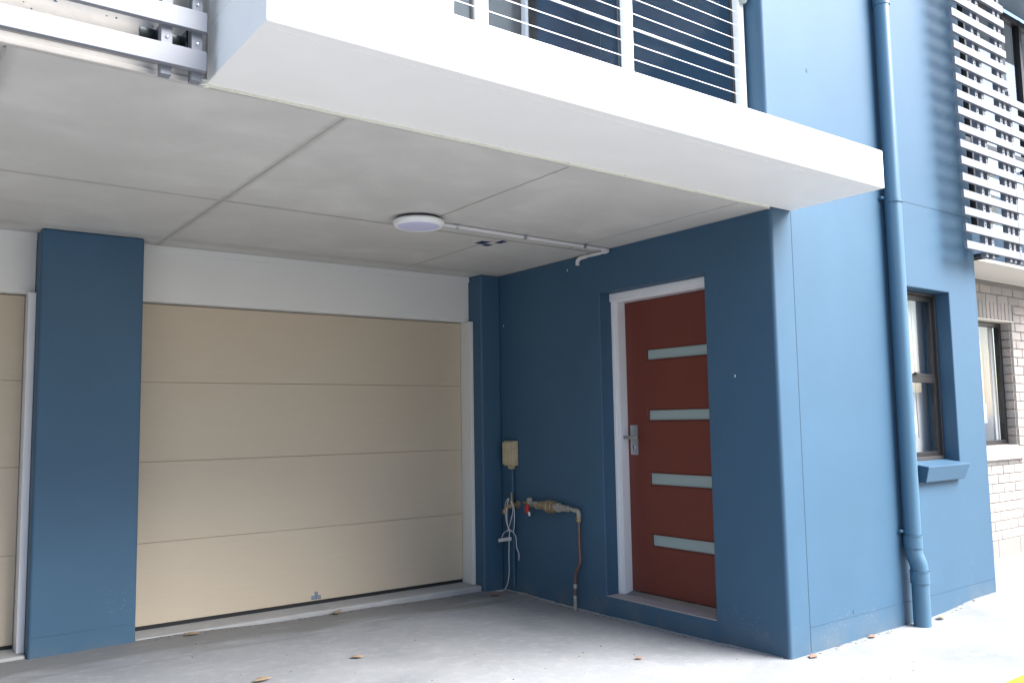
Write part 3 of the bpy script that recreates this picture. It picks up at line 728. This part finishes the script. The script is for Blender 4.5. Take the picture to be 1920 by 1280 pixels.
TR('cord_strand', curve_pts([(X_, 2.475, 0.715), (X_ - .01, 2.49, 0.64), (X_ - .012, 2.485, 0.52), (X_, 2.475, 0.46), (X_, 2.48, 0.40), (X_, 2.487, 0.25), (X_ + .01, 2.50, 0.15), (X_ + .005, 2.515, 0.06), (X_, 2.56, 0.0), (X_ - .03, 2.62, -0.010)], 6), 0.0032, CORD, cordt, 8)
TR('cord_strand', curve_pts([(X_ + .01, 2.46, 0.69), (X_, 2.41, 0.64), (X_ - .005, 2.40, 0.53), (X_, 2.425, 0.468), (X_ + .005, 2.475, 0.46)], 6), 0.0028, CORD, cordt, 8)
TR('cord_strand', curve_pts([(X_ + .01, 2.45, 0.685), (X_, 2.425, 0.62), (X_ - .005, 2.455, 0.53), (X_, 2.50, 0.455)], 6), 0.0028, CORD, cordt, 8)
TR('cord_strand', curve_pts([(X_, 2.49, 0.71), (X_, 2.525, 0.66), (X_ - .008, 2.505, 0.54), (X_, 2.48, 0.47)], 6), 0.0028, CORD, cordt, 8)
TR('cord_strand', curve_pts([(X_, 2.58, 0.395), (X_, 2.555, 0.435), (X_, 2.51, 0.46), (X_, 2.475, 0.475), (X_, 2.42, 0.455), (X_, 2.39, 0.42), (X_, 2.385, 0.35), (X_ + .01, 2.37, 0.30), (X_ + .01, 2.372, 0.25)], 6), 0.0030, CORD, cordt, 8)
tg = thing('cord_tag', 'white plastic tube tied to the cord below the tap', 'tube', (-0.09, 2.53, 0.39))
TR('tag_tube', [(-0.095, 2.60, 0.378), (-0.080, 2.475, 0.402)], 0.0145, CORD, tg, 16)
lathe('tag_end', [(0, 0.0145), (0, 0.006), (0.004, 0.0)], rel((-0.0953, 2.6025, 0.3775), tg), (0.12, -0.97, 0.19), ALU_D, tg, 16)

wm = thing('water_meter', 'corroded brass water meter fittings on the dark blue wall', 'water meter', (-0.045, 1.98, 0.67))
def prof_run(name, segs, y0, z, x, mt, parent, n=16):
    """segs: list of (length, radius) along -y"""
    pr = []; t = 0
    for L_, r_ in segs:
        pr += [(t, r_ * 0.9), (t + L_ * 0.15, r_), (t + L_ * 0.85, r_), (t + L_, r_ * 0.9)]; t += L_
    pr = [(0, 0)] + pr + [(t, 0)]
    return lathe(name, pr, rel((x, y0, z), parent), (0, -1, -0.02), mt, parent, n)
rnd = random.Random(5)
prof_run('inlet_tail', [(0.045, 0.011), (0.03, 0.017), (0.02, 0.013)], 2.345, 0.689, -0.045, BRASS, wm)
prof_run('union_nut', [(0.02, 0.019), (0.014, 0.014), (0.022, 0.020), (0.012, 0.015), (0.026, 0.022)], 2.25, 0.687, -0.045, CORR, wm, 8)
prof_run('meter_body', [(0.02, 0.022), (0.05, 0.030), (0.03, 0.034), (0.02, 0.044), (0.024, 0.048), (0.022, 0.043), (0.025, 0.046), (0.02, 0.036)], 2.155, 0.683, -0.048, BRASS, wm, 20)
prof_run('union_nut', [(0.05, 0.033), (0.012, 0.024), (0.02, 0.024), (0.012, 0.018), (0.02, 0.022), (0.012, 0.017), (0.02, 0.019)], 1.943, 0.679, -0.046, CORR, wm, 8)
prof_run('outlet_tail', [(0.06, 0.014)], 1.797, 0.676, -0.045, CORR, wm)
bm = bmesh.new()
for k in range(70):
    y = rnd.uniform(1.80, 2.24); a = rnd.uniform(0, 6.28); rr = 0.026 if (y < 1.9 or y > 2.16) else 0.040
    rr *= 0.75
    p = Matrix.Translation(rel((-0.046 + rr * math.cos(a), y, 0.681 + rr * math.sin(a)), wm)) @ Matrix.Rotation(rnd.uniform(0, 3), 4, 'X') @ Matrix.Diagonal((rnd.uniform(.4, 1.3), rnd.uniform(.5, 1.6), rnd.uniform(.4, 1.2), 1))
    bmesh.ops.create_icosphere(bm, subdivisions=1, radius=0.008, matrix=p)
obj('tape_scraps', bm, CORR, wm)
lathe('stopcock', [(-0.03, 0.014), (0.0, 0.017), (0.012, 0.022), (0.03, 0.021), (0.038, 0.012), (0.04, 0)], rel((-0.048, 2.262, 0.693), wm), (0, 0, 1), CORR, wm)
BR('red_handle', (-0.092, 2.235, 0.615), (-0.066, 2.275, 0.680), REDP, wm, 0.009)
TR('handle_stem', [(-0.04, 2.258, 0.66), (-0.078, 2.255, 0.645)], 0.008, BRASS, wm, 10)
lathe('drain_cap', [(0, 0.011), (0.03, 0.014), (0.034, 0.011), (0.035, 0)], rel((-0.072, 2.236, 0.628), wm), (0.05, -0.05, -1), SATIN, wm, 14)
cpp = thing('copper_pipe', 'bent copper pipe from the water meter down to the floor', 'pipe', (-0.045, 1.72, 0))
TR('pipe_elbow', curve_pts([(-0.045, 1.742, 0.672), (-0.045, 1.705, 0.668), (-0.045, 1.694, 0.64), (-0.045, 1.694, 0.61)], 5), 0.0165, CORR, cpp, 14)
TR('pipe_nut', [(-0.045, 1.694, 0.595), (-0.045, 1.694, 0.630)], 0.0205, BRASS, cpp, 6)
TR('pipe_length', curve_pts([(-0.045, 1.694, 0.62), (-0.045, 1.694, 0.45), (-0.045, 1.690, 0.33), (-0.045, 1.700, 0.29), (-0.045, 1.735, 0.235), (-0.045, 1.750, 0.17), (-0.045, 1.752, 0.10), (-0.045, 1.757, -0.05)], 6), 0.0112, COPPER, cpp, 14)
TR('pipe_joint', [(-0.045, 1.751, 0.125), (-0.045, 1.7505, 0.155)], 0.0145, CORR, cpp, 10)
TR('pipe_joint', [(-0.045, 1.753, 0.055), (-0.045, 1.7525, 0.075)], 0.0135, SATIN, cpp, 10)
TR('pipe_sleeve', [(-0.045, 1.754, -0.04), (-0.045, 1.7535, 0.06)], 0.0128, CORR, cpp, 10)

# ------------------------------------------------------------------ left louvre screen on the slab edge
ls = thing('slat_screen', 'anodised aluminium slat screen bolted to the slab edge left of the white balcony', 'slat screen', (-4.5, -0.1, 2.5))
for k in range(6):
    z = 2.507 + k * 0.1365
    BR('slat', (-7.2, -0.135, z), (-3.228, -0.110, z + 0.068), ALU, ls, 0.0015)
SCR = []
for x in (-3.352, -3.254, -4.55, -5.75):
    BR('upright', (x - 0.018, -0.1095, 2.478), (x + 0.018, -0.070, 3.6), ALU, ls, 0.0015)
    for k in range(6):
        for dz in (0.100,):
            z = 2.507 + k * 0.1365 + dz
            o = lathe('screw', [(0, 0), (0, 0.0075), (-0.003, 0.0065), (-0.005, 0.003), (-0.0055, 0)], rel((x + 0.001, -0.1095, z), ls), (0, 1, 0), CHROME, ls, 10)
BRKT = mat('dark_mirror_bracket', (0.12, 0.14, 0.15), 0.18, metal=0.9, noise=0.3, nscale=20)
for x in (-3.355, -3.270, -4.55):
    BR('bracket', (x - 0.060, -0.0115, 2.565), (x - 0.004, -0.0045, 2.665), BRKT, ls, 0.001)
    BR('bracket', (x - 0.010, -0.0695, 2.575), (x - 0.002, -0.012, 2.665), BRKT, ls, 0.001)
    lathe('bolt', [(0, 0), (0, 0.011), (-0.006, 0.010), (-0.009, 0)], rel((x - 0.040, -0.0115, 2.600), ls), (0, 1, 0), CHROME, ls, 8)

# ------------------------------------------------------------------ right hand brick townhouse
bh = thing('brick_townhouse', 'blond brick townhouse beyond the blue wall with white window and blue upper storey', 'townhouse')
YB = 0.75
WBx0, WBx1, WBz0, WBz1 = 3.70, 4.735, 1.01, 2.19
B('mortar_wall', 2.43, YB + 0.008, 0.0, 3.4, YB + 0.1, 2.57, MORTAR, bh)
wall('mortar_wall', 'y', YB + 0.008, YB + 0.11, (3.401, 9.0), (0.0, 2.57), [(WBx0, WBx1, WBz0, WBz1)], MORTAR, bh)
B('base_course', 2.43, YB - 0.004, -0.1, 3.72, YB + 0.1, 0.155, FOOTING, bh, bev=0.004)
for k in range(12):
    x = 3.7205 + k * 0.44; B('base_block', x, YB - 0.006 + rnd.uniform(-.002, .002), -0.1, x + 0.436, YB + 0.1, 0.155, FOOTING, bh, bev=0.004)
CH = 0.0845; BL = 0.228; nrow = int((2.57 - 0.160) / CH)
brick_cache = {}
def brick_mesh(L_, h, d, k, key=None):
    key = (round(L_, 3), round(h, 3), round(d, 3), k)
    if key in brick_cache: return brick_cache[key]
    bm = bmesh.new(); box(bm, 0, 0, 0, L_, d, h)
    bmesh.ops.bevel(bm, geom=[e for e in bm.edges if all(v.co.y < 1e-6 for v in e.verts)], offset=0.003, segments=1, affect='EDGES')
    bmesh.ops.recalc_face_normals(bm, faces=bm.faces)
    me = bpy.data.meshes.new('brick'); bm.to_mesh(me); bm.free(); me.materials.append(BRICKS[k]); brick_cache[key] = me
    return me
def put_brick(L_, h, d, x, y, z):
    o = bpy.data.objects.new('brick', brick_mesh(L_, h, d, rnd.randrange(3))); C.objects.link(o); o.parent = bh
    o.location = (x, y, z)
cnt = 0; far_bm = bmesh.new()
def brick_or_far(xa, xb, z, h):
    global cnt
    if xb - xa < 0.02: return
    y = YB - rnd.uniform(0, 0.003)
    if xa > 3.60 and xb < 5.45:
        put_brick(xb - xa, h, 0.06, xa, y, z); cnt += 1
    else: box(far_bm, xa, y, z, xb, y + 0.06, z + h)
for r_ in range(nrow):
    z = 0.160 + r_ * CH; h = CH - 0.009
    if z + h > 2.568: h = 2.568 - z
    x = 2.43 - (0.118 if r_ % 2 else 0)
    head = 2.19 < z + h * 0.5 < 2.19 + 0.175   # soldier course zone
    while x < 8.9:
        xa, xb = max(x, 2.43), x + BL - 0.009
        zc_ = z + h / 2
        hx0, hx1 = (WBx0 - 0.02, WBx1 + 0.0) if (WBz0 - 0.12 < zc_ < WBz1) else ((WBx0 - 0.02, WBx1 + 0.045) if head else (1e9, 1e9))
        if WBz0 - 0.12 < zc_ < WBz1 and zc_ < WBz0: hx1 = WBx1 + 0.045
        if xb <= hx0 or xa >= hx1: brick_or_far(xa, xb, z, h)
        else:
            if xa < hx0: brick_or_far(xa, hx0 - 0.008, z, h)
            if xb > hx1: brick_or_far(hx1 + 0.008, xb, z, h)
        x += BL
far = obj('brick', far_bm, BRICKS[0], bh); far['kind'] = 'stuff'
# soldier course over the window
x = WBx1 + 0.035
while x > WBx0 - 0.02:
    put_brick(0.066, 0.168, 0.06, x - 0.066, YB - rnd.uniform(0, .002), 2.198); x -= 0.076
B('lintel_bar', WBx0 - 0.05, YB - 0.006, 2.187, WBx1 + 0.05, YB + 0.11, 2.1955, CREAM, bh)
# reveal bricks
for k in range(14):
    z = WBz0 + k * CH
    o = B('brick', WBx1 + 0.001, YB + 0.014, z + 0.004, WBx1 + 0.007, YB + 0.102, min(z + CH - 0.005, WBz1), BRICKS[k % 3], bh)
    o.location.x = -0.0155
# sloping sill of bricks on edge
x = WBx1 + 0.055
while x > WBx0 - 0.05:
    bm = bmesh.new()
    P = [(0, YB + 0.085, 1.012), (0, YB - 0.035, 0.985), (0, YB - 0.050, 0.885), (0, YB + 0.0, 0.893), (0, YB + 0.085, 0.90)]
    A = [bm.verts.new((x - 0.069, p[1], p[2])) for p in P]; Bv = [bm.verts.new((x, p[1], p[2])) for p in P]
    bm.faces.new(A); bm.faces.new(Bv[::-1])
    for k in range(5): bm.faces.new((A[k], A[(k + 1) % 5], Bv[(k + 1) % 5], Bv[k]))
    obj('brick', bm, BRICKS[0], bh); x -= 0.076
# window of the brick house
bw = bpy.data.objects.new('window', None); C.objects.link(bw); bw.parent = bh; bw['label'] = 'dark framed window with pale curtain in brick wall'
frame_rect('window_frame', WBx0, WBx1 - 0.018, WBz0, WBz1 - 0.004, YB + 0.09, YB + 0.14, 0.045, BRONZE, bw)
B('window_pane', WBx0 + .04, YB + .115, WBz0 + .04, WBx1 - .06, YB + .119, WBz1 - .045, GLASS, bw)
bm = bmesh.new()
n = 60; prev = None
for k in range(n + 1):
    x = WBx0 + (WBx1 - 0.12 - WBx0) * k / n; y = YB + 0.22 + 0.018 * math.sin(k * 1.1) + 0.01 * math.sin(k * 0.37)
    c_ = (bm.verts.new((x, y, 1.28)), bm.verts.new((x, y, 2.25)))
    if prev: bm.faces.new((prev[0], c_[0], c_[1], prev[1]))
    prev = c_
obj('curtain', bm, CURTP, bw, smooth=True)
B('inner_frame', WBx1 - 0.125, YB + 0.15, WBz0, WBx1 - 0.055, YB + 0.28, WBz1, TRIM, bw)
B('window_box', WBx0, YB + 0.19, 1.22, WBx1 - 0.2, YB + 0.24, 1.40, TRIM, bw)
B('room_dark', WBx0 - 0.3, YB + 0.6, 0.6, WBx1 + 0.3, YB + 0.62, 2.4, CURT, bw)
# eave underside and blue upper wall
YF = 0.31
B('soffit_board', 2.43, YF, 2.572, 9.0, YB + 0.11, 2.60, CREAM, bh)
B('soffit_bead', 2.43, YB - 0.03, 2.560, 9.0, YB - 0.001, 2.5715, CREAM, bh, bev=0.002)
B('upper_wall', 2.425, YF + 0.003, 2.603, 9.0, YF + 0.15, 2.80, BLUE, bh)
B('control_joint', 3.985, YF + 0.001, 2.603, 3.993, YF + 0.004, 2.80, BLUE_D, bh)
# large upper window
uw = bpy.data.objects.new('window', None); C.objects.link(uw); uw.parent = bh; uw['label'] = 'large upstairs window behind the aluminium slats'
yu = 0.34
UZ0, UZ1 = 2.803, 4.98
for xa, xb in ((3.27, 3.36), (3.93, 4.03), (4.36, 4.41), (5.6, 5.7)):
    B('mullion', xa, yu, UZ0, xb, yu + 0.08, UZ1, BRONZE, uw, bev=0.003)
for za, zb in ((UZ0, UZ0 + 0.05), (UZ1 - 0.06, UZ1), (3.60, 3.64)):
    B('window_rail', 2.43, yu + 0.004, za, 7.0, yu + 0.076, zb, BRONZE, uw, bev=0.002)
for xa, xb in ((2.43, 3.27), (3.36, 3.93), (4.03, 4.36), (4.41, 5.6), (5.7, 7.0)):
    B('window_pane', xa, yu + 0.03, UZ0 + 0.05, xb, yu + 0.036, 3.60, GLASS_U, uw)
    B('window_pane', xa, yu + 0.031, 3.64, xb, yu + 0.037, UZ1 - 0.06, GLASS_U, uw)
B('room_back', 2.43, 2.2, 2.6, 8.0, 2.22, 5.2, GREYC, uw)
B('room_floor', 2.43, yu + 0.2, 2.6, 8.0, 2.2, 2.62, GREYC, uw)
B('room_ceiling', 2.43, yu + 0.1, 5.0, 8.0, 2.2, 5.05, GREYC, uw)
ALG = mat('grey_gutter', (0.20, 0.26, 0.31), 0.4)
B('gutter', 2.43, -0.12, 4.99, 9.0, 0.33, 5.12, ALG, bh, bev=0.01)
B('fascia', 2.43, 0.0, 5.121, 9.0, 0.35, 5.5, CREAM, bh)

# right louvre screens
def screen(label, x0, x1, z0, n, posts, group='aluminium slat screens on the right wall'):
    t = thing('slat_screen', label, 'slat screen', ((x0 + x1) / 2, -0.14, z0), group)
    for k in range(n):
        z = z0 + k * 0.1215
        BR('slat', (x0, -0.155, z), (x1, -0.135, z + 0.056), ALU, t, 0.001)
    zt_ = z0 + n * 0.1215
    for x in posts:
        BR('upright', (x - 0.018, -0.134, z0 - 0.028), (x + 0.018, -0.095, zt_), ALU, t, 0.001)
    me = None
    for x in posts:
        for k in range(n):
            if me is None:
                o = lathe('screw', [(0, 0), (0, 0.006), (-0.003, 0.005), (-0.005, 0)], (0, 0, 0), (0, 1, 0), ALU_D, t, 8); me = o.data
            else:
                o = bpy.data.objects.new('screw', me); C.objects.link(o); o.parent = t
            o.location = rel((x, -0.134, z0 + k * 0.1215 + 0.088), t)
    for z in (z0 + 0.06, zt_ - 0.1):
        BR('wall_bracket', (posts[0] - 0.012, -0.094, z), (posts[0] + 0.012, 0.30, z + 0.03), ALU_D, t)
        BR('wall_bracket', (posts[-1] - 0.012, -0.094, z), (posts[-1] + 0.012, 0.30, z + 0.03), ALU_D, t)
    return t
screen('tall aluminium slat screen overlapping the edge of the blue wall', 2.004, 2.836, 2.468, 20, (2.445 - 0.10, 2.445, 2.725, 2.80))
screen('lower aluminium slat screen at the right edge of the photo', 2.840, 5.2, 2.468, 11, (2.90, 3.6, 4.4, 5.1))

# ------------------------------------------------------------------ dry leaves
def leaf(x, y, L_, rot, label, mt=LEAF, curl=0.25):
    bm = bmesh.new(); n = 8; rowsv = []
    for i in range(n + 1):
        t = i / n; w_ = 0.28 * L_ * math.sin(math.pi * t) ** 0.8; X = (t - 0.5) * L_
        zz = curl * L_ * (t - 0.5) ** 2 + 0.003
        rowsv.append([bm.verts.new((X, s * w_, zz + abs(s) * w_ * 0.45)) for s in (-1, 0, 1)])
    for a_, b_ in zip(rowsv, rowsv[1:]):
        for k in (0, 1): bm.faces.new((a_[k], a_[k + 1], b_[k + 1], b_[k]))
    bmesh.ops.remove_doubles(bm, verts=bm.verts, dist=1e-5)
    o = obj('leaf', bm, mt, smooth=True); o.location = (x, y, gz(x, y) + 0.002); o.rotation_euler = (0, 0, rot)
    sd = o.modifiers.new('thick', 'SOLIDIFY'); sd.thickness = 0.0006
    return tag(o, label, 'leaf', 'dry leaves on the concrete')
leaf(-1.842, 1.552, 0.075, -0.6, 'dry brown leaf lying alone in the middle of the carport floor')
leaf(-2.42, 1.47, 0.10, 0.1, 'curled tan leaf cut by the bottom edge of the photo')
leaf(-0.615, 0.55, 0.05, -0.5, 'small reddish leaf on the floor below the entry door', LEAFR)
leaf(-1.455, 2.655, 0.10, 0.55, 'upturned tan leaf against the threshold of the beige garage door', LEAF, 0.9)
leaf(-0.232, 2.479, 0.09, -0.8, 'orange brown leaf in the dark corner by the cord', LEAFR)
leaf(0.756, -0.035, 0.07, 0.1, 'red brown leaf at the wall foot left of the downpipe', LEAFR)
leaf(1.225, -0.06, 0.06, 0.9, 'rusty leaf pressed against the left side of the downpipe', LEAFR, 0.8)
leaf(1.50, -0.07, 0.09, 0.3, 'curled tan leaf just right of the downpipe foot', LEAF, 0.7)
leaf(0.14, -0.05, 0.08, 0.1, 'thin reddish leaf at the front corner of the blue wall', LEAFR, 0.1)
leaf(-2.45, 2.62, 0.10, -0.1, 'flat brown leaf at the threshold beside the wide pillar', LEAF, 0.1)

# grit and leaf crumbs caught along the wall foot and the threshold
gr_ = random.Random(11); bm = bmesh.new()
for k in range(420):
    q = gr_.random()
    if q < 0.35: x, y = gr_.uniform(-2.7, -0.2), 2.700 - abs(gr_.gauss(0, 0.03))
    elif q < 0.65: x, y = -0.006 - abs(gr_.gauss(0, 0.03)), gr_.uniform(0.0, 2.65)
    elif q < 0.85: x, y = gr_.uniform(0.0, 2.4), -0.005 - abs(gr_.gauss(0, 0.02))
    else: x, y = gr_.uniform(-3.4, 0.5), gr_.uniform(-0.6, 2.6)
    sz = gr_.uniform(0.0015, 0.005)
    mm = Matrix.Translation((x, y, gz(x, y) + sz * 0.3)) @ Matrix.Rotation(gr_.uniform(0, 3), 4, 'Z') @ Matrix.Diagonal((sz * gr_.uniform(1, 2.6), sz, sz * 0.5, 1))
    bmesh.ops.create_icosphere(bm, subdivisions=1, radius=1.0, matrix=mm)
tag(obj('grit', bm, mat('leaf_crumbs_and_grit', (0.16, 0.12, 0.09), 0.9, noise=0.6, nscale=30)), 'brown grit and leaf crumbs scattered along the wall foot and threshold', 'grit', kind='stuff')

# ------------------------------------------------------------------ what stands opposite (reflected in the panes, shades the low sky)
fn = thing('paling_fence', 'grey timber paling fence along the far side of the driveway', 'fence', (0, -9, 0))
pme = None
for k in range(140):
    x = -14 + k * 0.25
    if pme is None:
        o = B('paling', 0, 0, 0, 0.242, 0.02, 1.9, TIMBER, fn); pme = o.data
    else:
        o = bpy.data.objects.new('paling', pme); C.objects.link(o); o.parent = fn
    o.location = (x, random.uniform(-.004, .004), random.uniform(-.02, .02))
B('fence_rail', -14, -0.05, 0.4, 21, -0.001, 0.47, TIMBER, fn); B('fence_rail', -14, -0.05, 1.5, 21, -0.001, 1.57, TIMBER, fn)
oh = thing('rendered_house', 'pale rendered house with dark roof behind the fence', 'house', (-7, -15, 0))
B('wall', -6, -4, 0, 6, 4, 5.4, CREAMW, oh)
bm = bmesh.new()
vs = [bm.verts.new(p) for p in ((-6.5, -4.5, 5.4), (6.5, -4.5, 5.4), (6.5, 4.5, 5.4), (-6.5, 4.5, 5.4), (-3, 0, 7.4), (3, 0, 7.4))]
for f in ((0, 1, 5, 4), (1, 2, 5), (2, 3, 4, 5), (3, 0, 4), (0, 3, 2, 1)): bm.faces.new([vs[i] for i in f])
obj('roof', bm, ROOFT, oh)
def tree(x, y, h, rad, seed, mt, label):
    rn = random.Random(seed); t = thing('tree', label, 'tree', (x, y, 0), 'trees along the far side of the driveway')
    bm = bmesh.new()
    tube(bm, [(0, 0, -0.1), (0.1, 0.05, h * 0.3), (0.0, 0.1, h * 0.6), (0.1, 0, h * 0.85)], [0.2, 0.15, 0.10, 0.04], 10)
    clumps = []
    for k in range(9):
        a = rn.uniform(0, 6.28); zz = rn.uniform(0.4, 0.9) * h; rr = rad * rn.uniform(0.4, 0.85) * (1.1 - abs(zz / h - 0.6))
        p = Vector((rr * math.cos(a), rr * math.sin(a), zz)); clumps.append(p)
        tube(bm, [(0, 0.05, zz * 0.65), tuple(p * 0.6 + Vector((0, 0, zz * 0.34))), tuple(p)], [0.06, 0.04, 0.015], 6)
    obj('trunk', bm, BARK, t, smooth=True)
    verts, faces = [], []
    clumps.append(Vector((0, 0, h * 0.92)))
    for c_ in clumps:
        for q in range(14):
            sub = c_ + Vector((rn.gauss(0, .33), rn.gauss(0, .33), rn.gauss(0, .28))) * rad * 0.42
            for _ in range(26):
                p = sub + Vector((rn.gauss(0, 1), rn.gauss(0, 1), rn.gauss(0, .8))) * 0.16
                a = Vector((rn.gauss(0, 1), rn.gauss(0, 1), rn.gauss(0, 1))).normalized() * 0.075
                b_ = a.cross(Vector((rn.gauss(0, 1), rn.gauss(0, 1), rn.gauss(0, 1)))).normalized() * 0.035
                i = len(verts); verts += [p - a, p + b_, p + a, p - b_]; faces.append((i, i + 1, i + 2, i + 3))
    me = bpy.data.meshes.new('crown'); me.from_pydata([tuple(v) for v in verts], [], faces)
    link('crown', me, mt, t)
tree(9.5, -8.2, 8.5, 2.8, 1, FOLI, 'tall green tree behind the fence, reflected in the upstairs window')
tree(13.0, -9.4, 8.0, 2.6, 2, FOLIO, 'orange leaved tree behind the fence')
tree(5.6, -10.2, 6.5, 2.4, 3, FOLI, 'round green tree behind the fence opposite the entry')
tree(1.0, -10.6, 5.2, 2.0, 4, FOLI, 'smaller green tree next to the rendered house')
tree(17.0, -9.6, 8.5, 2.8, 5, FOLI, 'tall green tree furthest along the fence')
